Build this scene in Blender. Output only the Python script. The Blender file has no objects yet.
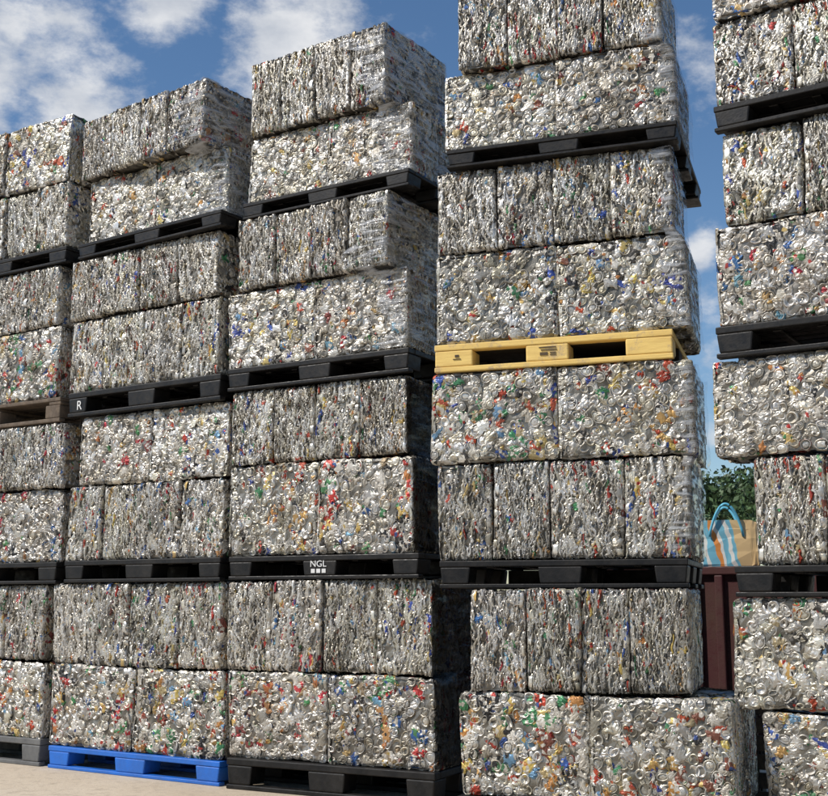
import bpy, bmesh, math, random
import numpy as np
from mathutils import Vector, Matrix

S = bpy.context.scene
COL = S.collection
random.seed(7)
R_ = math.radians

# ------------------------------------------------------------------ camera
F = 1180.0; PX, PY = 414.0, 398.0
CAM_H = 0.93
YAW = R_(31.6); PITCH = R_(9.7)
cd = bpy.data.cameras.new('camera'); cam = bpy.data.objects.new('camera', cd); COL.objects.link(cam)
cd.sensor_width = 36; cd.lens = 36 * F / 828.0
cd.clip_start = 0.05; cd.clip_end = 3000
cam.location = (0, 0, CAM_H); cam.rotation_euler = (math.pi/2 + PITCH, 0, YAW)
S.camera = cam
fh = np.array([-math.sin(YAW), math.cos(YAW), 0]); rt = np.array([math.cos(YAW), math.sin(YAW), 0])
fw = math.cos(PITCH) * fh + np.array([0, 0, math.sin(PITCH)])
upv = -math.sin(PITCH) * fh + np.array([0, 0, math.cos(PITCH)])
def ray(u, v):
    return fw + (u - PX) / F * rt + (PY - v) / F * upv

# ------------------------------------------------------------------ helpers
def tag(o, label=None, cat=None, group=None, kind=None):
    if label: o['label'] = label
    if cat: o['category'] = cat
    if group: o['group'] = group
    if kind: o['kind'] = kind
    return o
def empty(name, loc, rz=0):
    o = bpy.data.objects.new(name, None); COL.objects.link(o)
    o.location = loc; o.rotation_euler = (0, 0, rz); o.empty_display_size = 0.1
    return o
def obj(name, bm, mat, parent=None, smooth=False):
    me = bpy.data.meshes.new(name); bm.to_mesh(me); bm.free()
    if smooth:
        for p in me.polygons: p.use_smooth = True
    me.materials.append(mat)
    o = bpy.data.objects.new(name, me); COL.objects.link(o)
    if parent: o.parent = parent
    return o
def add_box(bm, x0, x1, y0, y1, z0, z1, bev=0.004, taper=0.0):
    vs = []
    for z, t in ((z0, taper), (z1, 0.0)):
        for x, y in ((x0 + t, y0), (x1 - t, y0), (x1 - t, y1), (x0 + t, y1)):
            vs.append(bm.verts.new((x, y, z)))
    fs = [bm.faces.new([vs[i] for i in q]) for q in
          ((3, 2, 1, 0), (4, 5, 6, 7), (0, 1, 5, 4), (1, 2, 6, 5), (2, 3, 7, 6), (3, 0, 4, 7))]
    if bev > 0:
        es = set(e for f in fs for e in f.edges)
        bmesh.ops.bevel(bm, geom=list(es), offset=bev, segments=2, affect='EDGES', profile=0.5)
def box_obj(name, mat, parent, boxes, bev=0.004):
    bm = bmesh.new()
    for b in boxes: add_box(bm, *b[:6], bev=bev, taper=(b[6] if len(b) > 6 else 0))
    return obj(name, bm, mat, parent)
def copy_tree(o, parent=None):
    c = o.copy(); COL.objects.link(c); c.parent = parent
    for ch in list(o.children): copy_tree(ch, c)
    return c

# ------------------------------------------------------------------ materials
def new_mat(name):
    m = bpy.data.materials.new(name); m.use_nodes = True
    nt = m.node_tree; nt.nodes.clear()
    out = nt.nodes.new('ShaderNodeOutputMaterial'); b = nt.nodes.new('ShaderNodeBsdfPrincipled')
    nt.links.new(b.outputs[0], out.inputs[0])
    return m, nt, b
def N(nt, t): return nt.nodes.new(t)
def mix_rgb(nt, fac, a, b, blend='MIX'):
    n = nt.nodes.new('ShaderNodeMix'); n.data_type = 'RGBA'; n.blend_type = blend
    for sock, val in ((n.inputs[0], fac), (n.inputs[6], a), (n.inputs[7], b)):
        if hasattr(val, 'is_output'): nt.links.new(val, sock)
        elif isinstance(val, (int, float)): sock.default_value = val
        else: sock.default_value = (*val, 1) if len(val) == 3 else val
    return n.outputs[2]
def math_n(nt, op, a, b=None, clamp=False):
    n = nt.nodes.new('ShaderNodeMath'); n.operation = op; n.use_clamp = clamp
    for i, val in enumerate((a, b)):
        if val is None: continue
        if hasattr(val, 'is_output'): nt.links.new(val, n.inputs[i])
        else: n.inputs[i].default_value = val
    return n.outputs[0]
def noise(nt, vec, scale, detail=3, rough=0.55):
    n = nt.nodes.new('ShaderNodeTexNoise'); n.inputs['Scale'].default_value = scale
    n.inputs['Detail'].default_value = detail; n.inputs['Roughness'].default_value = rough
    if vec is not None: nt.links.new(vec, n.inputs['Vector'])
    return n.outputs['Fac']
def maprange(nt, v, a, b, c=0.0, d=1.0, smooth=False):
    n = nt.nodes.new('ShaderNodeMapRange')
    if smooth: n.interpolation_type = 'SMOOTHSTEP'
    nt.links.new(v, n.inputs[0])
    for i, x in enumerate((a, b, c, d)): n.inputs[i + 1].default_value = x
    return n.outputs[0]
def bump(nt, b, h, strength, dist):
    n = nt.nodes.new('ShaderNodeBump'); n.inputs['Strength'].default_value = strength
    n.inputs['Distance'].default_value = dist
    nt.links.new(h, n.inputs['Height']); nt.links.new(n.outputs[0], b.inputs['Normal'])

def can_material():
    m, nt, b = new_mat('crushed aluminium cans')
    at = N(nt, 'ShaderNodeAttribute'); at.attribute_name = 'Col'
    oi = N(nt, 'ShaderNodeObjectInfo'); tc = N(nt, 'ShaderNodeTexCoord')
    add = N(nt, 'ShaderNodeVectorMath'); add.operation = 'ADD'
    sc = N(nt, 'ShaderNodeVectorMath'); sc.operation = 'SCALE'; sc.inputs[0].default_value = (37, 53, 71)
    nt.links.new(oi.outputs['Random'], sc.inputs['Scale'])
    nt.links.new(tc.outputs['Object'], add.inputs[0]); nt.links.new(sc.outputs[0], add.inputs[1])
    P = add.outputs[0]
    hs = N(nt, 'ShaderNodeHueSaturation')
    nt.links.new(at.outputs['Color'], hs.inputs['Color'])
    nt.links.new(maprange(nt, oi.outputs['Random'], 0, 1, 0.485, 0.52), hs.inputs['Hue'])
    vr = N(nt, 'ShaderNodeMath'); vr.operation = 'FRACT'                      # each bale its own brightness
    nt.links.new(math_n(nt, 'MULTIPLY', oi.outputs['Random'], 7.31), vr.inputs[0])
    nt.links.new(maprange(nt, vr.outputs[0], 0, 1, 0.84, 1.10), hs.inputs['Value'])
    # graphics printed on the cans
    vo = N(nt, 'ShaderNodeTexVoronoi'); vo.inputs['Scale'].default_value = 66
    nt.links.new(P, vo.inputs['Vector'])
    sep = N(nt, 'ShaderNodeSeparateColor'); nt.links.new(vo.outputs['Color'], sep.inputs[0])
    rp = N(nt, 'ShaderNodeValToRGB'); rp.color_ramp.interpolation = 'CONSTANT'
    pal = [(0, (.64, .62, .57)), (.46, (.56, .54, .50)), (.68, (.40, .05, .04)), (.72, (.05, .09, .27)), (.76, (.03, .03, .032)),
           (.81, (.50, .37, .13)), (.845, (.06, .19, .08)), (.865, (.65, .63, .60)), (.97, (.44, .20, .07))]
    el = rp.color_ramp.elements
    el[0].position = 0; el[0].color = (*pal[0][1], 1); el[1].position = pal[1][0]; el[1].color = (*pal[1][1], 1)
    for p, c in pal[2:]:
        e = el.new(p); e.color = (*c, 1)
    nt.links.new(sep.outputs[0], rp.inputs[0])
    st = maprange(nt, sep.outputs[1], 0.66, 0.67)
    f = math_n(nt, 'MULTIPLY', st, at.outputs['Alpha'])
    col = mix_rgb(nt, f, hs.outputs[0], rp.outputs[0])
    nz = noise(nt, P, 9, 3, 0.65)
    col = mix_rgb(nt, 1.0, col, mix_rgb(nt, maprange(nt, nz, 0.36, 0.62), (.56, .525, .465), (1.0, .97, .925)), 'MULTIPLY')
    nt.links.new(col, b.inputs['Base Color'])
    nt.links.new(maprange(nt, at.outputs['Alpha'], 0, 1, 0.76, 0.28), b.inputs['Metallic'])
    nt.links.new(maprange(nt, nz, 0.3, 0.7, 0.54, 0.37), b.inputs['Roughness'])
    bump(nt, b, noise(nt, P, 140, 1, 0.6), 0.25, 0.004)
    return m
def plastic(name, c, c2, rough=0.5, metal=0.0, sc=6, spec=0.5):
    m, nt, b = new_mat(name)
    tc = N(nt, 'ShaderNodeTexCoord'); P = tc.outputs['Object']
    f = maprange(nt, noise(nt, P, sc, 6, 0.7), 0.38, 0.68)
    nt.links.new(mix_rgb(nt, f, c, c2), b.inputs['Base Color'])
    nt.links.new(maprange(nt, noise(nt, P, sc * 4, 3), 0.3, 0.7, rough - .12, rough + .15), b.inputs['Roughness'])
    b.inputs['Metallic'].default_value = metal; b.inputs['Specular IOR Level'].default_value = spec
    bump(nt, b, noise(nt, P, 60, 4), 0.25, 0.004)
    return m
M_can = can_material()
M_black = plastic('black plastic', (.004, .004, .0045), (.019, .017, .015), .5, spec=.3, sc=8)
def yellow_material():
    m, nt, b = new_mat('worn yellow paint')
    tc = N(nt, 'ShaderNodeTexCoord'); mp = N(nt, 'ShaderNodeMapping'); mp.inputs['Scale'].default_value = (4, 30, 30)
    nt.links.new(tc.outputs['Object'], mp.inputs[0])
    g = noise(nt, mp.outputs[0], 1.5, 6, .7)
    c = mix_rgb(nt, maprange(nt, g, .35, .65), (.82, .58, .18), (.70, .47, .14))
    w = maprange(nt, noise(nt, tc.outputs['Object'], 9, 7, .75), .53, .62)
    c = mix_rgb(nt, w, c, (.50, .36, .18))
    nt.links.new(c, b.inputs['Base Color']); b.inputs['Roughness'].default_value = .7
    bump(nt, b, g, .4, .006)
    return m
M_yellow = yellow_material()
M_inner_shade = plastic('unpainted wood with painted shade', (.035, .024, .014), (.02, .014, .009), .9)  # bare wood, colour darkened to put shade inside the yellow pallet
M_blue = plastic('blue plastic', (.012, .14, .56), (.02, .10, .36), .5)
M_grey = plastic('grey plastic', (.15, .15, .145), (.08, .08, .08), .6)
M_wood = plastic('weathered wood', (.15, .11, .075), (.08, .06, .045), .85, sc=14)
M_white = plastic('white stencil paint', (.75, .75, .73), (.55, .55, .53), .6)
M_ink = plastic('dark stencil ink', (.05, .03, .015), (.13, .09, .04), .7)
M_maroon = plastic('dark red painted steel', (.050, .006, .007), (.055, .020, .012), .65, sc=5)

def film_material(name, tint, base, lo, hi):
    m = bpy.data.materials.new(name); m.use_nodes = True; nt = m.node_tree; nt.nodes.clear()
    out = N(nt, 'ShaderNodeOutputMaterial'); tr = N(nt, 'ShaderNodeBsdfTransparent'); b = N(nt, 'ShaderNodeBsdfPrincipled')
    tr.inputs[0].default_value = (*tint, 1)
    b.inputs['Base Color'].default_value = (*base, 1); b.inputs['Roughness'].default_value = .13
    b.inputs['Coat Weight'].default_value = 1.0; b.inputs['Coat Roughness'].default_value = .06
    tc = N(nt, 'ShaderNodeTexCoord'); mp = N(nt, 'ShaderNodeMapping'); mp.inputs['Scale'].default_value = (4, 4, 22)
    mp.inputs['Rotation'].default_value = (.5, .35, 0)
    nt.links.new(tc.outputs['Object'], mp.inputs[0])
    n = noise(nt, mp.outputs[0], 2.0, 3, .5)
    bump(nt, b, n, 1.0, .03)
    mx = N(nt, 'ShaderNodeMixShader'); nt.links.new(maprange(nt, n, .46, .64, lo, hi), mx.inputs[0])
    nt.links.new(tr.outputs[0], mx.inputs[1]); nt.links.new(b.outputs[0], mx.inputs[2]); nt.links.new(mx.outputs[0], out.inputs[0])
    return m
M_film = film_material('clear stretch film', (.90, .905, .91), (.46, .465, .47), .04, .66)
M_shade_film = film_material('dark film added as shade', (.30, .30, .30), (.012, .012, .012), .05, .22)  # tinted sheet, added only to darken the middle stack's right side

# ------------------------------------------------------------------ bale meshes
L, T, H = 0.58, 0.295, 0.40
PRINT = np.array([(.46, .035, .03), (.44, .045, .03), (.50, .08, .06), (.05, .13, .38), (.05, .10, .33), (.16, .33, .49), (.06, .24, .10), (.10, .28, .13), (.60, .44, .14), (.54, .40, .17), (.55, .24, .08), (.52, .30, .12),
                  (.66, .64, .60), (.64, .62, .57), (.68, .66, .61), (.035, .035, .038), (.06, .055, .05), (.45, .35, .19), (.40, .32, .21), (.22, .07, .055), (.30, .29, .28), (.52, .49, .44)])
CL = {}
def printed(g, C0, p):
    """which pieces are printed and in what colour: cans of one batch lie near each other"""
    n = len(C0); cc, ci, cp = CL['c'], CL['i'], CL['p']
    d = np.linalg.norm(C0[:, None] - cc[None], axis=-1); j = d.argmin(1)
    pr = g.random(n) < p * cp[j]
    idx = np.where(g.random(n) < .42, ci[j], g.integers(0, len(PRINT), n))
    return pr, PRINT[idx] * g.uniform(.85, 1.1, (n, 1))
class Acc:
    def __init__(s): s.v = []; s.f = []; s.c = []; s.sm = []; s.n = 0
    def grid(s, P, C, wrap, smooth):            # P (n, A, B, 3); C (n, A, B, 4)
        n, A, B, _ = P.shape
        idx = np.arange(A * B).reshape(A, B)
        if wrap: nxt = np.roll(idx, -1, axis=1); a, b_, c, d = idx[:-1], idx[1:], nxt[1:], nxt[:-1]
        else: a, b_, c, d = idx[:-1, :-1], idx[1:, :-1], idx[1:, 1:], idx[:-1, 1:]
        q = np.stack([a, b_, c, d], -1).reshape(-1, 4)
        q = (q[None] + (np.arange(n) * A * B)[:, None, None]).reshape(-1, 4) + s.n
        s.v.append(P.reshape(-1, 3)); s.c.append(C.reshape(-1, 4)); s.f.append(q); s.sm.append(np.full(len(q), smooth)); s.n += n * A * B
    def mesh(s, name, press=None, g=None):
        v = np.concatenate(s.v); f = np.concatenate(s.f); c = np.concatenate(s.c); sm = np.concatenate(s.sm)
        if press:                               # the baler's plates: what sticks out is pressed almost flat
            for ax, (lo, hi) in enumerate(press):
                x = v[:, ax]
                x = np.where(x > hi, hi + (x - hi) * .20, x); v[:, ax] = np.where(x < lo, lo + (x - lo) * .20, x)
            # bales settle: worn arrises, a slow wave and bulge over each face
            lo = np.array([p[0] for p in press]); hi = np.array([p[1] for p in press]); ctr = (lo + hi) / 2; half = (hi - lo) / 2
            e = np.abs((v - ctr) / half); k = np.clip((e - .90) / .10, 0, 1.1) ** 2
            sg = np.sign(v - ctr); ins = g.uniform(.002, .006)
            d = np.zeros_like(v)
            for ax in range(3):
                o1, o2 = (ax + 1) % 3, (ax + 2) % 3
                face = np.clip((e[:, ax] - .7) / .3, 0, 1)
                d[:, ax] -= sg[:, ax] * face * ins * np.maximum(k[:, o1], k[:, o2])
                ph = g.uniform(0, 6.28, 4); fr = g.uniform(5, 14, 4)
                if ax < 2:
                    d[:, ax] += sg[:, ax] * face * (.002 * (1 - e[:, o1] ** 2) * (1 - e[:, o2] ** 2) + .0038 * np.sin(v[:, o1] * fr[0] + ph[0] + 3 * sg[:, ax]) * np.sin(v[:, o2] * fr[1] + ph[1]))
                else:
                    d[:, ax] += face * .004 * np.sin(v[:, o1] * fr[2] + ph[2])
            v = v + d
            v[:, 0] += (v[:, 2] - H / 2) * g.normal(0, .014); v[:, 1] += (v[:, 2] - H / 2) * g.normal(0, .014)
        me = bpy.data.meshes.new(name)
        me.vertices.add(len(v)); me.vertices.foreach_set('co', v.astype(np.float32).ravel())
        me.loops.add(len(f) * 4); me.loops.foreach_set('vertex_index', f.astype(np.int32).ravel())
        me.polygons.add(len(f)); me.polygons.foreach_set('loop_start', (np.arange(len(f)) * 4).astype(np.int32))
        me.polygons.foreach_set('use_smooth', sm.astype(bool))
        at = me.color_attributes.new('Col', 'FLOAT_COLOR', 'POINT'); at.data.foreach_set('color', c.astype(np.float32).ravel())
        me.update(calc_edges=True); me.validate()
        me.materials.append(M_can)
        return me
class Face:
    def __init__(s, c, t1, t2, n, a, b): s.c, s.t1, s.t2, s.n = [np.array(q, float) for q in (c, t1, t2, n)]; s.a, s.b = a, b
    def at(s, U, V, off):
        eu = np.clip((np.abs(U) - .9) / .1, 0, 1.2); ev = np.clip((np.abs(V) - .88) / .12, 0, 1.2)
        d = off - .0015 * eu ** 2 - .0015 * ev ** 2
        P = s.c + s.t1 * (s.a * U)[..., None] + s.t2 * (s.b * V)[..., None] + s.n * d[..., None]
        Nn = s.n + s.t1 * (np.sign(U) * eu * .2)[..., None] + s.t2 * (np.sign(V) * ev * .2)[..., None]
        return P, Nn
def frames(Nn):
    Nn = Nn / np.linalg.norm(Nn, axis=-1)[:, None]
    ref = np.tile(np.array([0, 0, 1.0]), (len(Nn), 1)); ref[np.abs(Nn[:, 2]) > .9] = (0, 1, 0)
    y = ref - Nn * (ref * Nn).sum(-1)[:, None]; y /= np.linalg.norm(y, axis=-1)[:, None]
    return np.cross(y, Nn), y, Nn
def silver(g, n):
    v = g.uniform(.48, .84, n); w = g.uniform(.1, 1, n) ** 2
    return np.stack([v, v * (1 - .045 * w - .006), v * (1 - .18 * w - .014)], -1)
def put(Pl, C0, Nn, spin):
    x, y, z = frames(Nn)
    c, s_ = np.cos(spin)[:, None], np.sin(spin)[:, None]
    x, y = x * c + y * s_, y * c - x * s_
    return C0[:, None, None, :] + Pl[..., 0:1] * x[:, None, None] + Pl[..., 1:2] * y[:, None, None] + Pl[..., 2:3] * z[:, None, None]
LID = [(.05, -.0030), (.40, -.0030), (.72, -.0038), (.79, -.0085), (.87, .0002), (.97, .0023), (1.04, -.0045), (1.12, -.010), (1.14, -.021)]
BOT = [(.04, -.0115), (.35, -.009), (.62, -.0046), (.76, .0008), (.84, .0022), (.95, -.004), (1.06, -.0095), (1.13, -.013), (1.14, -.022)]
def discs(acc, prof, C0, Nn, g, skirt, pprint=.5):
    n = len(C0); Sg = 16; rf = np.array([p[0] for p in prof]); dz = np.array([p[1] for p in prof])
    th = np.linspace(0, 2 * np.pi, Sg, endpoint=False)
    r = g.uniform(.0185, .0275, n)
    def ph(): return g.uniform(0, 2 * np.pi, n)[:, None, None]
    wob = 1 + g.uniform(0, .08, n)[:, None, None] * np.cos(2 * th + ph()) + g.uniform(0, .05, n)[:, None, None] * np.cos(3 * th + ph()) + g.uniform(0, .025, n)[:, None, None] * np.cos(5 * th + ph())
    rag = 1 + np.clip(rf - 1.05, 0, 1)[None, :, None] * g.normal(0, .8, (n, 1, Sg))     # torn, folded skirt round the lid
    rad = r[:, None, None] * rf[None, :, None] * wob * rag
    sq = np.where(g.random(n) < .36, g.uniform(.45, .85, n), g.uniform(.87, 1, n))[:, None, None]
    x = rad * np.cos(th) * sq; y = rad * np.sin(th)
    z = dz[None, :, None] * g.uniform(.7, 1.15, n)[:, None, None] + 0 * x
    fa = g.uniform(0, np.pi, n)[:, None, None]; off = g.uniform(-.012, .012, n)[:, None, None]
    z = z - np.abs(x * np.cos(fa) + y * np.sin(fa) - off) * (g.uniform(0, 1, n) ** 3 * .5)[:, None, None]
    P = np.stack([x, y, z], -1) + g.normal(0, .0005, x.shape + (3,))
    P = put(P, C0, Nn, g.uniform(0, 6.28, n))
    C = np.ones((n, len(prof), Sg, 4)); C[..., :3] = silver(g, n)[:, None, None]; C[..., 3] = 0
    k = len(prof) - skirt
    pr, pc = printed(g, C0, pprint)
    C[pr, k:, :, :3] = pc[pr][:, None, None]; C[pr, k:, :, 3] = 1
    acc.grid(P, C, True, True)
def strips(acc, C0, Nn, g, w, l, A, B, crumple, prof, spin, pfrac, wave=.004):
    n = len(C0); a = np.linspace(-1, 1, A)[None, :, None]; b = np.linspace(-1, 1, B)[None, None, :]
    w = w[:, None, None]; l = l[:, None, None]
    ph = g.uniform(0, 6.28, (n, 1, 1)); k = g.uniform(2, 6, (n, 1, 1))
    x = w / 2 * a * (1 - .25 * b * b) * (1 + .25 * g.normal(0, 1, (n, 1, B))) + wave * np.sin(k * b + ph); y = l / 2 * b + 0 * x
    pf = prof * g.uniform(.6, 1.35, (n, 1, 1))
    z = pf * (1 - 1.6 * a * a) * (1 - .7 * b ** 4) - .003 * b * b + 0 * x
    P = np.stack([x, y, z], -1) + g.normal(0, 1, x.shape + (3,)) * np.array([crumple * .6, crumple * .6, crumple])
    P = put(P, C0, Nn, spin)
    C = np.ones((n, A, B, 4)); C[..., :3] = silver(g, n)[:, None, None] * g.uniform(.82, 1, (n, A, B, 1)); C[..., 3] = 0
    pr, pc = printed(g, C0, pfrac)
    C[pr, :, :, :3] = pc[pr][:, None, None]; C[pr, :, :, 3] = 1
    acc.grid(P, C, False, False)
def tilt(Nn, g, a): return Nn + g.normal(0, a, Nn.shape)
def make_bale(seed, q):                                   # q: how much printed metal shows
    g = np.random.default_rng(seed); acc = Acc()
    X, Y, Z = (1, 0, 0), (0, 1, 0), (0, 0, 1)
    hl, ht, hh = L / 2, T / 2, H / 2
    nc = 80
    CL['c'] = np.stack([g.uniform(-hl, hl, nc), g.uniform(-ht, ht, nc), g.uniform(0, H, nc)], -1)
    CL['i'] = g.integers(0, len(PRINT), nc); CL['p'] = g.choice([.15, .6, 1.0, 1.9], nc)
    coarse = g.uniform(.8, 1.4); dshare = g.uniform(.60, .80); lidbot = g.uniform(.40, .68)
    longs = [Face((0, -ht, hh), X, Z, (0, -1, 0), hl, hh), Face((0, ht, hh), (-1, 0, 0), Z, Y, hl, hh)]
    shorts = [Face((hl, 0, hh), Y, Z, X, ht, hh), Face((-hl, 0, hh), (0, -1, 0), Z, (-1, 0, 0), ht, hh)]
    caps = [Face((0, 0, H), X, Y, Z, hl, ht), Face((0, 0, 0), X, (0, -1, 0), (0, 0, -1), hl, ht)]
    for f in longs + shorts + caps:                     # crumpled core
        nu, nv = max(4, int(f.a * 2 / .022)), max(4, int(f.b * 2 / .022))
        U, V = np.meshgrid(np.linspace(-1, 1, nu), np.linspace(-1, 1, nv), indexing='ij')
        P, _ = f.at(U, V, np.full(U.shape, -.009)); P = P + g.normal(0, .0025, P.shape)
        P = (P - f.c) * .988 + f.c
        C = np.ones(P.shape[:2] + (4,)); C[..., :3] = np.array([.28, .27, .25]) * g.uniform(.6, 1.2, P.shape[:2])[..., None]; C[..., 3] = 0
        acc.grid(P[None], C[None], False, False)
    for f in longs:
        m = 125; U = g.uniform(-.965, .965, m); V = g.uniform(-.95, .95, m); P, Nn = f.at(U, V, g.normal(-.0074, .0013, m))
        strips(acc, P, tilt(Nn, g, .08), g, g.uniform(.022, .048, m), g.uniform(.038, .08, m), 6, 9, .0016, .005, g.uniform(0, 6.28, m), .50 * q)
        su = .0425; nu, nv = int(f.a * 2 / su), int(f.b * 2 / su)
        U, V = np.meshgrid((np.arange(nu) + .5) / nu * 2 - 1, (np.arange(nv) + .5) / nv * 2 - 1, indexing='ij')
        U = U + (np.arange(nv) % 2)[None, :] * (.5 / nu); U = U.ravel() + g.normal(0, .50 / nu, U.size); V = V.ravel() + g.normal(0, .50 / nv, V.size)
        U = np.clip(U, -.95, .95); V = np.clip(V, -.935, .935)
        kind = g.random(U.size)
        a = kind < dshare * lidbot; b_ = (~a) & (kind < dshare); c = ~(a | b_)
        P, Nn = f.at(U, V, g.normal(-.0022, .0016, U.size) - .0022 * c); Nn = tilt(Nn, g, .055)
        n = int(c.sum())
        strips(acc, P[c], tilt(Nn[c], g, .06), g, g.uniform(.032, .058, n), g.uniform(.045, .088, n), 8, 10, .0017, .0048, g.uniform(0, 6.28, n), .82 * q)
        discs(acc, LID, P[a], Nn[a], g, 3, .45 * q); discs(acc, BOT, P[b_], Nn[b_], g, 3, .45 * q)
    for f in shorts:
        m = int(300 / coarse); U = g.uniform(-.975, .975, m); V = g.uniform(-.95, .95, m)
        P, Nn = f.at(U, V, g.normal(-.0058, .0030, m))
        strips(acc, P, tilt(Nn, g, .11), g, g.uniform(.006, .021, m) * coarse, g.uniform(.035, .095, m), 5, 12, .0021, .0084, g.normal(0, .22, m), .20 * q, .0038)
        m = 6; U = g.uniform(-.88, .88, m); V = g.uniform(-.9, .9, m); P, Nn = f.at(U, V, g.normal(-.002, .001, m))
        discs(acc, LID, P, tilt(Nn, g, .2), g, 2, .5 * q)
        m = 16; U = g.uniform(-.9, .9, m); V = g.uniform(-.9, .9, m); P, Nn = f.at(U, V, g.normal(-.003, .001, m))
        strips(acc, P, tilt(Nn, g, .11), g, g.uniform(.018, .038, m), g.uniform(.028, .062, m), 6, 8, .0026, .006, g.normal(0, .5, m), .75 * q)
    m = 50; U = g.uniform(-.9, .9, m); V = g.uniform(-.9, .9, m); P, Nn = caps[0].at(U, V, g.normal(-.008, .002, m))
    strips(acc, P, tilt(Nn, g, .1), g, g.uniform(.03, .05, m), g.uniform(.05, .1, m), 4, 6, .002, .004, g.uniform(0, 6.28, m), .4)
    return acc.mesh('can_bale', ((-hl, hl), (-ht, ht), (0, H)), g)
PLAIN = [make_bale(100 + i, [.42, .58, .68, .45, .78, .55, .65, .5][i]) for i in range(8)]
BRIGHT = [make_bale(200 + i, [1.0, 1.2, 1.1, 1.0, 1.25, 1.1][i]) for i in range(6)]

# ------------------------------------------------------------------ pallets (1.2 wide, 0.7 deep, 0.14 high, origin at base centre)
def make_pallet(style):
    mat = dict(black=M_black, yellow=M_yellow, blue=M_blue, grey=M_grey, wood=M_wood)[style]
    t = empty('pallet', (0, 0, 0))
    w, d, h = .6, .35, .14
    inner = M_inner_shade if style == 'yellow' else mat  # yellow pallet: inner parts coloured dark in place of shade
    if style == 'wood':
        deck = [(-w, w, -d + i * .1167, -d + i * .1167 + .098, .118, h) for i in range(6)]
        deck += [(x - .05, x + .05, -d + .004, d - .004, .098, .1175) for x in (-.55, 0, .55)]
    else:
        deck = [(-w, w, -d, -d + .06, .108, h), (-w, w, d - .06, d, .108, h), (-w, -w + .06, -d + .0605, d - .0605, .109, h - .001), (w - .06, w, -d + .0605, d - .0605, .109, h - .001)]
        if style != 'yellow':
            deck += [(-w + .0605, w - .0605, -d + .075 + i * .0945, -d + .145 + i * .0945, .116, h - .002) for i in range(6)]
            deck += [(x - .02, x + .02, -d + .0605, d - .0605, .102, .1155) for x in (-.36, -.18, 0, .18, .36)]
    box_obj('deck', mat, t, deck, .005)
    if style == 'yellow':
        box_obj('deck_board', M_inner_shade, t, [(-w + .0605, w - .0605, -d + .0605, d - .0605, .112, h - .002)], .003)
        xs = ((-.6, -.395), (-.125, .095), (.37, .6)); tp = .0
    elif style == 'wood': xs = ((-.6, -.47), (-.07, .07), (.47, .6)); tp = 0
    else: xs = ((-.6, -.44), (-.11, .11), (.44, .6)); tp = .010
    zt = .0975 if style == 'wood' else .1075
    zr = .026 if style == 'yellow' else .022
    for x0, x1 in xs:
        for k, (y0, y1) in enumerate(((-d + .002, -d + .13), (-.07, .07), (d - .13, d - .002))):
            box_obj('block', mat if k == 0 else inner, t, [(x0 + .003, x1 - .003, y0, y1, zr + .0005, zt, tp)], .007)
    for k, (y0, y1) in enumerate(((-d, -d + .045), (-.055, .055), (d - .11, d))):
        box_obj('runner', mat if k == 0 else inner, t, [(-w, w, y0, y1, 0, zr)], .005)
    if style != 'wood':
        box_obj('rear_light_stop', inner, t, [(-.435, .435, d - .03, d - .012, zr + .001, zt - .001)], .002)  # added panel, stops light showing through the fork openings
    return t
PAL = {k: make_pallet(k) for k in ('black', 'yellow', 'blue', 'grey', 'wood')}
used = set()
def text_mesh(s, size, mat, parent, loc, name):
    cu = bpy.data.curves.new(name, 'FONT'); cu.body = s; cu.size = size; cu.extrude = .0012; cu.align_x = 'CENTER'
    o = bpy.data.objects.new(name, cu); COL.objects.link(o)
    bpy.context.view_layer.update()
    me = bpy.data.meshes.new_from_object(o.evaluated_get(bpy.context.evaluated_depsgraph_get()))
    bpy.data.objects.remove(o); me.materials.clear(); me.materials.append(mat)
    q = bpy.data.objects.new(name, me); COL.objects.link(q); q.parent = parent; q.location = loc; q.rotation_euler = (math.pi/2, 0, 0)
    return q

# ------------------------------------------------------------------ stacks
STK = ['far left stack', 'second stack from left', 'middle stack', 'fourth stack from left', 'far right stack']
LVL = ['ground load', 'second load', 'third load', 'top load']
ORD = ['leftmost', 'second from left', 'third from left', 'rightmost']
GRP = 'bales of crushed cans stacked on pallets'
DEPTH = 0.60
vi = [0, 0]
def place_bale(cx, cy, z, rz, sx, sy, sz, label, bright):
    k = vi[bright]; vi[bright] += 1
    me = BRIGHT[(k * 5 + k // 6) % 6] if bright else PLAIN[(k * 3 + k // 8) % 8]
    o = bpy.data.objects.new('can_bale', me); COL.objects.link(o)
    flip = random.random() < .5
    o.scale = (sx, sy, sz)
    o.rotation_euler = (math.pi if flip else 0, 0, rz + (math.pi if random.random() < .5 else 0))
    o.location = (cx, cy, z + (H * sz if flip else 0))
    tag(o, label, 'bale', GRP)
    return o
ROWS = {}
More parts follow.
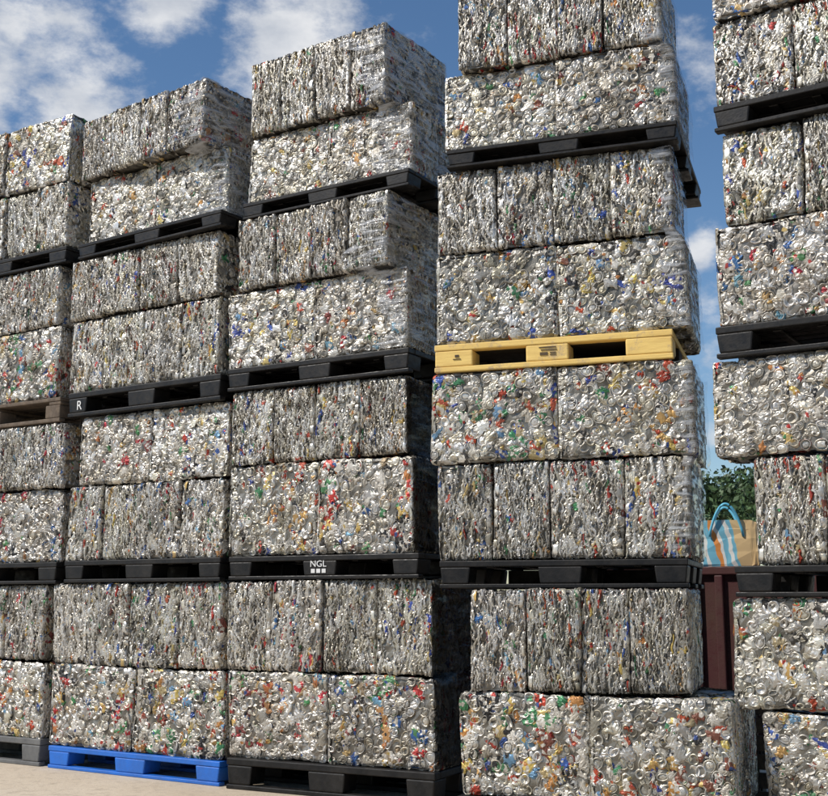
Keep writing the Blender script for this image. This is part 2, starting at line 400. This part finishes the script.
def build_stack(si, y0, specs):
    for li, sp in enumerate(specs):
        th0 = R_(sp['th']); yy = y0 + sp.get('dy', 0)
        def zat(u, v):
            d = ray(u, v); return CAM_H + d[2] * yy / d[1]
        def span(uL, uR, v, th):
            ct, sn = math.cos(th), math.sin(th)
            if uL is None:
                d = ray(uR, v); s = yy / d[1]; w = 1.2
                return d[0] * s - w * ct, yy - w * sn, w
            d = ray(uL, v); s = yy / d[1]; x0 = d[0] * s
            if uR is None: return x0, yy, 1.2
            e = ray(uR, v - 12)
            A = np.array([[e[0], -ct], [e[1], -sn]]); t, w = np.linalg.solve(A, np.array([x0, yy]))
            return x0, yy, w
        uref = sp['pu'][0] if sp['pu'][0] is not None else sp['pu'][1]
        vb, vt = sp['pv']
        zb = 0.0 if li == 0 else ROWS[(si, li - 1)]
        zt = max(zb + .09, zat(uref, vt))
        if li == 0: zt = min(max(zt, .12), .15)
        x0, yL, w = span(*sp['pu'], vt, th0); th = th0
        def loc(lx, ly): return (x0 + lx * math.cos(th) - ly * math.sin(th), yL + lx * math.sin(th) + ly * math.cos(th))
        st = sp['pal']
        root = PAL[st] if st not in used else copy_tree(PAL[st])
        used.add(st)
        dp = sp.get('dp', 1.0)
        px, py = loc(w / 2, .35 * dp - .012)
        root.location = (px, py, zb); root.rotation_euler = (0, 0, th); root.scale = (w / 1.2, dp, (zt - zb) / .14)
        cn = dict(black='black plastic', yellow='yellow painted', blue='bright blue plastic', grey='grey plastic', wood='weathered brown wooden')[st]
        tag(root, f"{cn} pallet under the {LVL[li]} of the {STK[si]}", 'pallet', 'pallets under the can bales')
        sp['root'] = root
        z = zt + .002
        for ri, rw in enumerate(sp['rows']):
            kind, uL, uR, vtop, sb = rw[:5]
            th = R_(rw[5]) if len(rw) > 5 else th0
            br = 1 if kind.endswith('+') else 0; kind = kind[0]
            u_ = uL if uL is not None else uR
            ztop = zat(u_, vtop); hh = ztop - z
            x0, yL, w = span(uL, uR, vtop + 35, th)
            row = 'upper row' if ri else 'lower row'
            sz = hh / H * .993
            a = R_(random.uniform(-.9, .9))
            if kind == 'W':
                bw = w / 2
                for i in range(2):
                    s2 = sb + random.uniform(-.009, .013)
                    p = loc(bw * (i + .5), s2 + .1475)
                    place_bale(*p, z, th + a + R_(random.uniform(-.8, .8)), bw / L * .992, .985, sz * random.uniform(.987, 1), f"wide can bale, {['left','right'][i]} of two, {row}, {LVL[li]}, {STK[si]}", br)
                if si != 4:
                    p = loc(bw * 1.5, sb + .31 + .1475)
                    place_bale(*p, z, th + a, bw / L * .98, .985, sz, f"rear can bale on the shaded right side, {row}, {LVL[li]}, {STK[si]}", br)
            else:
                cuts = np.cumsum([0] + [w / 4 * random.uniform(.84, 1.16) for _ in range(4)]); cuts *= w / cuts[-1]
                for i in range(4):
                    s2 = sb + random.uniform(-.009, .011); b2 = cuts[i + 1] - cuts[i]
                    p = loc((cuts[i] + cuts[i + 1]) / 2, s2 + DEPTH / 2)
                    place_bale(*p, z, th + a * .6 + R_(random.uniform(-.6, .6)) + math.pi / 2, DEPTH / L * .99, b2 / T * random.uniform(.988, 1.006), sz * random.uniform(.982, 1), f"narrow can bale, {ORD[i]} of four, {row}, {LVL[li]}, {STK[si]}", br)
            sp.setdefault('geo', []).append((x0, yL, w, z, ztop, th, sb))
            z = ztop + .001
        ROWS[(si, li)] = z
    return specs

c1 = build_stack(0, 4.8, [
    dict(th=0, pal='grey', pu=(None, 42), pv=(765, 738), rows=[('W+', None, 43, 661, 0), ('N+', None, 42, 584, .01)]),
    dict(th=0, pal='black', pu=(None, 58), pv=(584, 562), rows=[('W', None, 60, 488, 0), ('N', None, 66, 421, -.01)]),
    dict(th=0, pal='wood', pu=(None, 62), pv=(421, 397), rows=[('W+', None, 57, 325, 0), ('N', None, 58, 264, .0)]),
    dict(th=0, pal='black', pu=(None, 68), pv=(264, 246), rows=[('N', None, 68, 180, 0), ('W', None, 72, 113, -.02)]),
])
c2 = build_stack(1, 4.8, [
    dict(th=-1, pal='blue', pu=(50, 222), pv=(770, 745), rows=[('W+', 50, 222, 663, .0), ('N', 51, 221, 583, .0)]),
    dict(th=-1, pal='black', pu=(66, 222), pv=(583, 561), rows=[('N', 68, 221, 487, .0), ('W', 78, 226, 417, .01, 0)]),
    dict(th=-1, pal='black', pu=(70, 222), pv=(417, 394), rows=[('N', 70, 218, 322, 0), ('N', 70, 217, 262, -.01)]),
    dict(th=-3, pal='black', pu=(80, 222), pv=(262, 246), rows=[('W', 84, 223, 180, .03, -1), ('N', 82, 204, 122, -.01, -5)]),
])
c3 = build_stack(2, 4.8, [
    dict(th=4, dy=-.05, pal='black', pu=(228, 436), pv=(787, 757), rows=[('W+', 226, 436, 670, 0, 5), ('N', 226, 433, 580, .0, 6)]),
    dict(th=2, pal='black', pu=(230, 420), pv=(580, 557), rows=[('W+', 228, 414, 466, .0), ('N', 232, 408, 392, .0)]),
    dict(th=1, pal='black', pu=(229, 410), pv=(392, 370), rows=[('W', 226, 406, 294, .01), ('N', 238, 387, 222, 0, -2)]),
    dict(th=0, pal='black', pu=(244, 410), pv=(222, 205), rows=[('W', 246, 411, 138, .02, 2), ('N', 250, 385, 63, 0, -1.5)]),
])
c4 = build_stack(3, 4.65, [
    dict(th=7, dy=-.15, pal='black', pu=(458, 728), pv=(850, 797), rows=[('W+', 458, 732, 690, 0), ('N', 470, 690, 588, .0, 14)]),
    dict(th=13, pal='black', pu=(440, 688), pv=(588, 561), rows=[('N', 437, 690, 464, .0), ('W+', 431, 694, 374, -.01)]),
    dict(th=13, pal='yellow', pu=(435, 673), pv=(374, 346), rows=[('W', 435, 687, 255, .01), ('N', 436, 672, 172, 0)]),
    dict(th=12, pal='black', dp=1.4, pu=(447, 678), pv=(172, 152), rows=[('W', 443, 675, 75, .01), ('N', 457, 660, -16, 0)]),
])
c5 = build_stack(4, 4.8, [
    dict(th=0, pal='black', pu=(755, None), pv=(850, 815), rows=[('W+', 763, None, 710, 0), ('W', 732, None, 597, .0)]),
    dict(th=0, pal='black', pu=(735, None), pv=(597, 566), rows=[('N', 752, None, 455, .0), ('W', 712, None, 360, 0)]),
    dict(th=0, pal='black', pu=(716, None), pv=(360, 328), rows=[('W', 715, None, 228, .01), ('N', 722, None, 132, 0)]),
    dict(th=-1, pal='black', pu=(714, None), pv=(132, 108), rows=[('N', 711, None, 22, .01), ('W', 709, None, -75, 0)]),
])
# a spare pallet stood on edge in the shaded gap
sp_ = copy_tree(PAL['wood']); sp_.location = (-1.62, 5.72, .2465); sp_.rotation_euler = (math.pi / 2, 0, 0); sp_.scale = (.45, .7, .9)
tag(sp_, 'dark brown wooden pallet standing on edge in the gap at lower right', 'pallet')
# stencilled marks on pallet fronts
text_mesh('R', .075, M_white, c2[2]['root'], (-.50, -.351, .038), 'stencil_letter')
text_mesh('NGL', .052, M_white, c3[1]['root'], (-.005, -.351, .072), 'stencil_lettering')
box_obj('stencil_bars', M_white, c3[1]['root'], [(-.05 + i * .034, -.026 + i * .034, -.3515, -.349, .036, .060) for i in range(3)], 0)
box_obj('stamp_mark', M_ink, c4[2]['root'], [(-.055, .03, -.3515, -.347, .090, .095), (-.045, .035, -.3515, -.347, .077, .0815), (-.05, -.012, -.3515, -.347, .053, .068), (.0, .03, -.3515, -.347, .053, .057), (.0, .03, -.3515, -.347, .063, .067)], 0)
box_obj('stamp_mark', M_ink, c4[2]['root'], [(-.50, -.46, -.3515, -.347, .060, .064), (-.49, -.47, -.3515, -.347, .072, .084)], 0)

# ------------------------------------------------------------------ film draped over the right corners of whole loads, plus added shade sheets
def film(geos, seed, label, wrap=.06, mat=None, grp='stretch film wrapped round the loads'):
    (xa, ya, wa, z0, zm, ta, sa), (xb, yb, wb, _, z1, tb, sb) = geos
    g = np.random.default_rng(seed)
    bm = bmesh.new(); nu, nv = 40, 48; vs = []
    ph = g.uniform(0, 6.28, 6)
    for i in range(nu):
        s = i / (nu - 1) * (wrap + DEPTH - .01) - wrap
        row = []
        for j in range(nv):
            t = j / (nv - 1); z = z0 + .01 + (z1 - z0 - .035 - .015 * math.sin(14 * s + ph[5])) * t
            q = min(1, max(0, (z - zm + .07) / .10)); q = q * q * (3 - 2 * q)
            th = ta + (tb - ta) * q; ct, sn = math.cos(th), math.sin(th)
            ca = (xa + wa * math.cos(ta) - sa * math.sin(ta), ya + wa * math.sin(ta) + sa * math.cos(ta))
            cb = (xb + wb * math.cos(tb) - sb * math.sin(tb), yb + wb * math.sin(tb) + sb * math.cos(tb))
            cx, cy = ca[0] + (cb[0] - ca[0]) * q, ca[1] + (cb[1] - ca[1]) * q
            fold = .004 * abs(math.sin(9 * t + 9 * s + ph[0])) + .0025 * math.sin(27 * t - 12 * s + ph[1]) + .004 * abs(math.sin(15 * t + 6 * s + ph[4])) + g.normal(0, .0004)
            edge = .35 * math.sin(8 * t + ph[2]) + .25 * math.sin(21 * t + ph[3]) + .12 * math.sin(47 * t + ph[5])
            if s < 0: lx, ly = .005 + s * (1 + edge), -.013 - fold * .6
            else: lx, ly = .006 + fold, s
            row.append(bm.verts.new((cx + lx * ct - ly * sn, cy + lx * sn + ly * ct, z)))
        vs.append(row)
    for i in range(nu - 1):
        for j in range(nv - 1): bm.faces.new((vs[i][j], vs[i + 1][j], vs[i + 1][j + 1], vs[i][j + 1]))
    o = obj('stretch_film_or_shade', bm, mat or M_film, None, True)
    tag(o, label, 'plastic film', grp)
k = 0
for cc, si, l in ((c4, 3, 1), (c4, 3, 2), (c4, 3, 3), (c3, 2, 3), (c3, 2, 2), (c2, 1, 3)):
    k += 1
    film(cc[l]['geo'], k, f"clear wrinkled film over the right corner of the {LVL[l]}, {STK[si]}", .07 if si == 3 else .18)
film(c3[0]['geo'], 21, 'dark sheet added as shade on the right side of the ground load, middle stack', .004, M_shade_film)  # added sheets that stand in for deep shade in the gap
film(c3[1]['geo'], 22, 'dark sheet added as shade on the right side of the second load, middle stack', .004, M_shade_film)

# ------------------------------------------------------------------ ground
def ground_material():
    m, nt, b = new_mat('pale dusty concrete')
    tc = N(nt, 'ShaderNodeTexCoord'); P = tc.outputs['Object']
    c = mix_rgb(nt, maprange(nt, noise(nt, P, .9, 6, .65), .35, .7), (.50, .41, .30), (.62, .53, .41))
    c = mix_rgb(nt, maprange(nt, noise(nt, P, 14, 5, .7), .5, .75), c, (.38, .31, .23))
    nt.links.new(c, b.inputs['Base Color']); b.inputs['Roughness'].default_value = .9
    bump(nt, b, noise(nt, P, 35, 6, .7), .5, .01)
    return m
bm = bmesh.new(); vs = [bm.verts.new(p) for p in ((-900, -900, 0), (900, -900, 0), (900, 900, 0), (-900, 900, 0))]; bm.faces.new(vs)
tag(obj('ground', bm, ground_material()), 'pale sandy concrete yard in front of the stacks', 'ground', None, 'structure')

# ------------------------------------------------------------------ dark red bin behind the gap, bag on it
bx, by, bz = -2.45, 8.45, 1.15
bn = empty('metal_bin', (bx, by, 0)); tag(bn, 'dark red steel bin in the shaded gap behind the right stacks', 'bin')
box_obj('body', M_maroon, bn, [(-.85, .85, -.55, .55, .06, bz - .03)], .012)
box_obj('rim', M_maroon, bn, [(-.88, .88, -.59, .59, bz - .055, bz)], .008)
for i in range(11):
    x = -.80 + i * .16
    box_obj('rib', M_maroon, bn, [(x - .028, x + .028, -.588, -.551, .07, bz - .057)], .008)
for x in (-.7, .7):
    for y in (-.42, .42):
        box_obj('foot', M_maroon, bn, [(x - .06, x + .06, y - .06, y + .06, 0, .0595)], .004)

def bag_material():
    m, nt, b = new_mat('striped woven bag')
    tc = N(nt, 'ShaderNodeTexCoord'); sx = N(nt, 'ShaderNodeSeparateXYZ'); nt.links.new(tc.outputs['Object'], sx.inputs[0])
    v = math_n(nt, 'ADD', sx.outputs[0], math_n(nt, 'ADD', math_n(nt, 'MULTIPLY', sx.outputs[2], .22), math_n(nt, 'MULTIPLY', noise(nt, tc.outputs['Object'], 9, 2), .06)))
    rp = N(nt, 'ShaderNodeValToRGB'); rp.color_ramp.interpolation = 'CONSTANT'
    el = rp.color_ramp.elements
    wh, lb, og, tn = (.80, .79, .74), (.20, .50, .64), (.78, .30, .08), (.70, .50, .26)
    cols = [(0, wh), (.14, lb), (.20, wh), (.26, lb), (.35, og), (.41, wh), (.45, lb), (.53, wh), (.58, lb), (.62, tn), (.80, (.60, .42, .21))]
    el[0].color = (*cols[0][1], 1); el[1].position = cols[1][0]; el[1].color = (*cols[1][1], 1)
    for p, c in cols[2:]:
        e = el.new(p); e.color = (*c, 1)
    nt.links.new(maprange(nt, v, -.15, .25), rp.inputs[0]); nt.links.new(rp.outputs[0], b.inputs['Base Color'])
    b.inputs['Roughness'].default_value = .45
    bump(nt, b, noise(nt, tc.outputs['Object'], 9, 2), .5, .015)
    return m
M_strap = plastic('light blue webbing', (.12, .47, .66), (.16, .54, .72), .6)
bag = empty('shopping_bag', (-2.44, 8.05, bz)); bag.rotation_euler = (0, 0, R_(18)); bag.scale = (1.3, 1.3, 1.25)
tag(bag, 'blue and white striped bag with tan side standing on the dark red bin', 'bag')
bm = bmesh.new(); rings = []; g = np.random.default_rng(5)
NS = 40
for k, (z, s) in enumerate([(0, .97), (.012, 1), (.08, 1.01), (.15, 1.0), (.20, .985), (.238, .97), (.238, .945), (.18, .95), (.1, .96)]):
    r = []
    for i in range(NS):
        a = i / NS * 2 * math.pi; c, s_ = math.cos(a), math.sin(a)
        e = .16
        x = .165 * s * math.copysign(abs(c) ** e, c); y = .10 * s * math.copysign(abs(s_) ** e, s_)
        r.append(bm.verts.new((x + g.normal(0, .0015), y + g.normal(0, .0015) + .006 * math.sin(16 * x + 20 * z), z + (.012 * math.sin(3 * a) if k in (5, 6) else 0))))
    rings.append(r)
for a, b_ in zip(rings, rings[1:]):
    for i in range(NS): bm.faces.new((a[i], a[(i + 1) % NS], b_[(i + 1) % NS], b_[i]))
bm.faces.new(list(reversed(rings[0]))); bm.faces.new(rings[-1])
obj('body', bm, bag_material(), bag, False)
def tube(bm, pts, r, n=8):
    rs = []
    for i, p in enumerate(pts):
        d = (Vector(pts[min(i + 1, len(pts) - 1)]) - Vector(pts[max(i - 1, 0)])).normalized()
        a = d.orthogonal().normalized(); b_ = d.cross(a)
        rr = r[i] if isinstance(r, (list, tuple)) else r
        rs.append([bm.verts.new(Vector(p) + (a * math.cos(t) + b_ * math.sin(t)) * rr) for t in [j / n * 2 * math.pi for j in range(n)]])
    for q, w in zip(rs, rs[1:]):
        for j in range(n): bm.faces.new((q[j], q[(j + 1) % n], w[(j + 1) % n], w[j]))
    bm.faces.new(list(reversed(rs[0]))); bm.faces.new(rs[-1])
for yy, lean in ((-.105, -.02), (.10, .03)):
    bm = bmesh.new()
    tube(bm, [(-.085 + .17 * t, yy + lean * math.sin(math.pi * t), .16 + .175 * math.sin(math.pi * t) ** .75) for t in [i / 20 for i in range(21)]], .0068)
    obj('handle', bm, M_strap, bag, True)

# ------------------------------------------------------------------ tree beyond
def leaf_mat():
    m, nt, b = new_mat('tree leaves')
    at = N(nt, 'ShaderNodeAttribute'); at.attribute_name = 'Col'
    nt.links.new(at.outputs['Color'], b.inputs['Base Color']); b.inputs['Roughness'].default_value = .6
    return m
M_leaf = leaf_mat(); M_bark = plastic('bark', (.09, .07, .05), (.05, .04, .03), .9)
def tree(x, y, h, cr, seed, label):
    t = empty('tree', (x, y, 0)); tag(t, label, 'tree')
    g = np.random.default_rng(seed); bm = bmesh.new()
    tube(bm, [(0, 0, 0), (.05, .02, h * .25), (0, .05, h * .5), (.05, 0, h * .8)], [.16, .13, .09, .03])
    cl = []
    for i in range(26):
        a = g.uniform(0, 6.28); e = g.uniform(-.5, 1); rr = cr * g.uniform(.35, .95)
        c = np.array([math.cos(a) * rr * math.cos(e), math.sin(a) * rr * math.cos(e), h * .62 + math.sin(e) * rr * .85]); cl.append(c)
        if i < 9: tube(bm, [(0, .03, h * g.uniform(.3, .55)), tuple(c * .6 + np.array([0, 0, h * .2])), tuple(c)], [.06, .035, .012], 6)
    obj('trunk', bm, M_bark, t, True)
    n = 7000; ci = g.integers(0, len(cl), n); dirs = g.normal(0, 1, (n, 3)); dirs /= np.linalg.norm(dirs, axis=1)[:, None]
    P = np.array(cl)[ci] + dirs * (g.uniform(0, 1, n) ** .5 * g.uniform(.25, .5, len(cl))[ci] * cr * .9)[:, None]
    A = g.normal(0, 1, (n, 3)); A /= np.linalg.norm(A, axis=1)[:, None]; B = np.cross(A, g.normal(0, 1, (n, 3))); B /= np.linalg.norm(B, axis=1)[:, None]
    s = g.uniform(.04, .09, n)[:, None]
    Vq = np.stack([P - A * s, P + B * s * .5, P - B * s * .5, P + A * s], 1).reshape(n, 2, 2, 3)
    C = np.ones((n, 2, 2, 4)); tone = g.uniform(.55, 1.3, len(cl))[ci] * g.uniform(.75, 1.3, n)
    C[..., :3] = (np.array([.046, .085, .028]) * tone[:, None])[:, None, None]
    acc = Acc(); acc.grid(Vq, C, False, False); me = acc.mesh('crown'); me.materials.clear(); me.materials.append(M_leaf)
    o = bpy.data.objects.new('crown', me); COL.objects.link(o); o.parent = t
d = ray(724, 600); d = d / np.linalg.norm(d[:2])
tree(d[0] * 24, d[1] * 24, 3.8, 1.8, 3, 'green bushy tree far behind the gap between the right stacks')

# ------------------------------------------------------------------ light and sky
sun_pos = Vector((-.55, -.66, .90)).normalized()
sl = bpy.data.lights.new('sun', 'SUN'); sl.energy = 4.2; sl.angle = R_(.5); sl.color = (1, .945, .87)
so = bpy.data.objects.new('sun', sl); COL.objects.link(so); so.rotation_euler = (-sun_pos).to_track_quat('-Z', 'Y').to_euler(); so.location = (-4, -6, 12)
W = bpy.data.worlds.new('World'); S.world = W; W.use_nodes = True; nt = W.node_tree; nt.nodes.clear()
out = N(nt, 'ShaderNodeOutputWorld'); bg = N(nt, 'ShaderNodeBackground'); bg.inputs[1].default_value = .09
sky = N(nt, 'ShaderNodeTexSky'); sky.sky_type = 'NISHITA'; sky.sun_disc = False
sky.sun_elevation = math.asin(sun_pos.z); sky.sun_rotation = math.atan2(sun_pos.x, sun_pos.y)
sky.air_density = 1.0; sky.dust_density = .4; sky.ozone_density = 2.5
hs = N(nt, 'ShaderNodeHueSaturation'); hs.inputs['Saturation'].default_value = 1.14; hs.inputs['Value'].default_value = 1.25
nt.links.new(sky.outputs[0], hs.inputs['Color'])
tc = N(nt, 'ShaderNodeTexCoord'); D = tc.outputs['Generated']
mp = N(nt, 'ShaderNodeMapping'); mp.inputs['Scale'].default_value = (1, 1, 1.7); mp.inputs['Location'].default_value = (.3, .1, .2); nt.links.new(D, mp.inputs[0])
n1 = noise(nt, mp.outputs[0], 13, 9, .62)
tot = None
for u, v, r, k in ((75, 92, 112, 1), (-20, 80, 85, 1), (285, 46, 94, 1), (165, 4, 78, 1), (350, 22, 62, .65), (10, 25, 60, .6), (695, 60, 55, .5), (700, 335, 75, .5), (700, 250, 30, .8), (705, 430, 70, .55)):
    q = ray(u, v); q = q / np.linalg.norm(q)
    vm = N(nt, 'ShaderNodeVectorMath'); vm.operation = 'DISTANCE'; nt.links.new(D, vm.inputs[0]); vm.inputs[1].default_value = tuple(q)
    b_ = maprange(nt, vm.outputs['Value'], 0, r / F, k, 0, True)
    tot = b_ if tot is None else math_n(nt, 'MAXIMUM', tot, b_)
dens = math_n(nt, 'ADD', math_n(nt, 'MULTIPLY', tot, .36), n1)
cm = maprange(nt, dens, .57, .86, 0, .93, True)
shade = mix_rgb(nt, maprange(nt, noise(nt, mp.outputs[0], 20, 5), .35, .65), (6.3, 6.7, 7.4), (9.2, 9.3, 9.5))
nt.links.new(mix_rgb(nt, cm, hs.outputs[0], shade), bg.inputs[0]); nt.links.new(bg.outputs[0], out.inputs[0])
S.view_settings.view_transform = 'Standard'; S.view_settings.look = 'None'; S.view_settings.exposure = 0
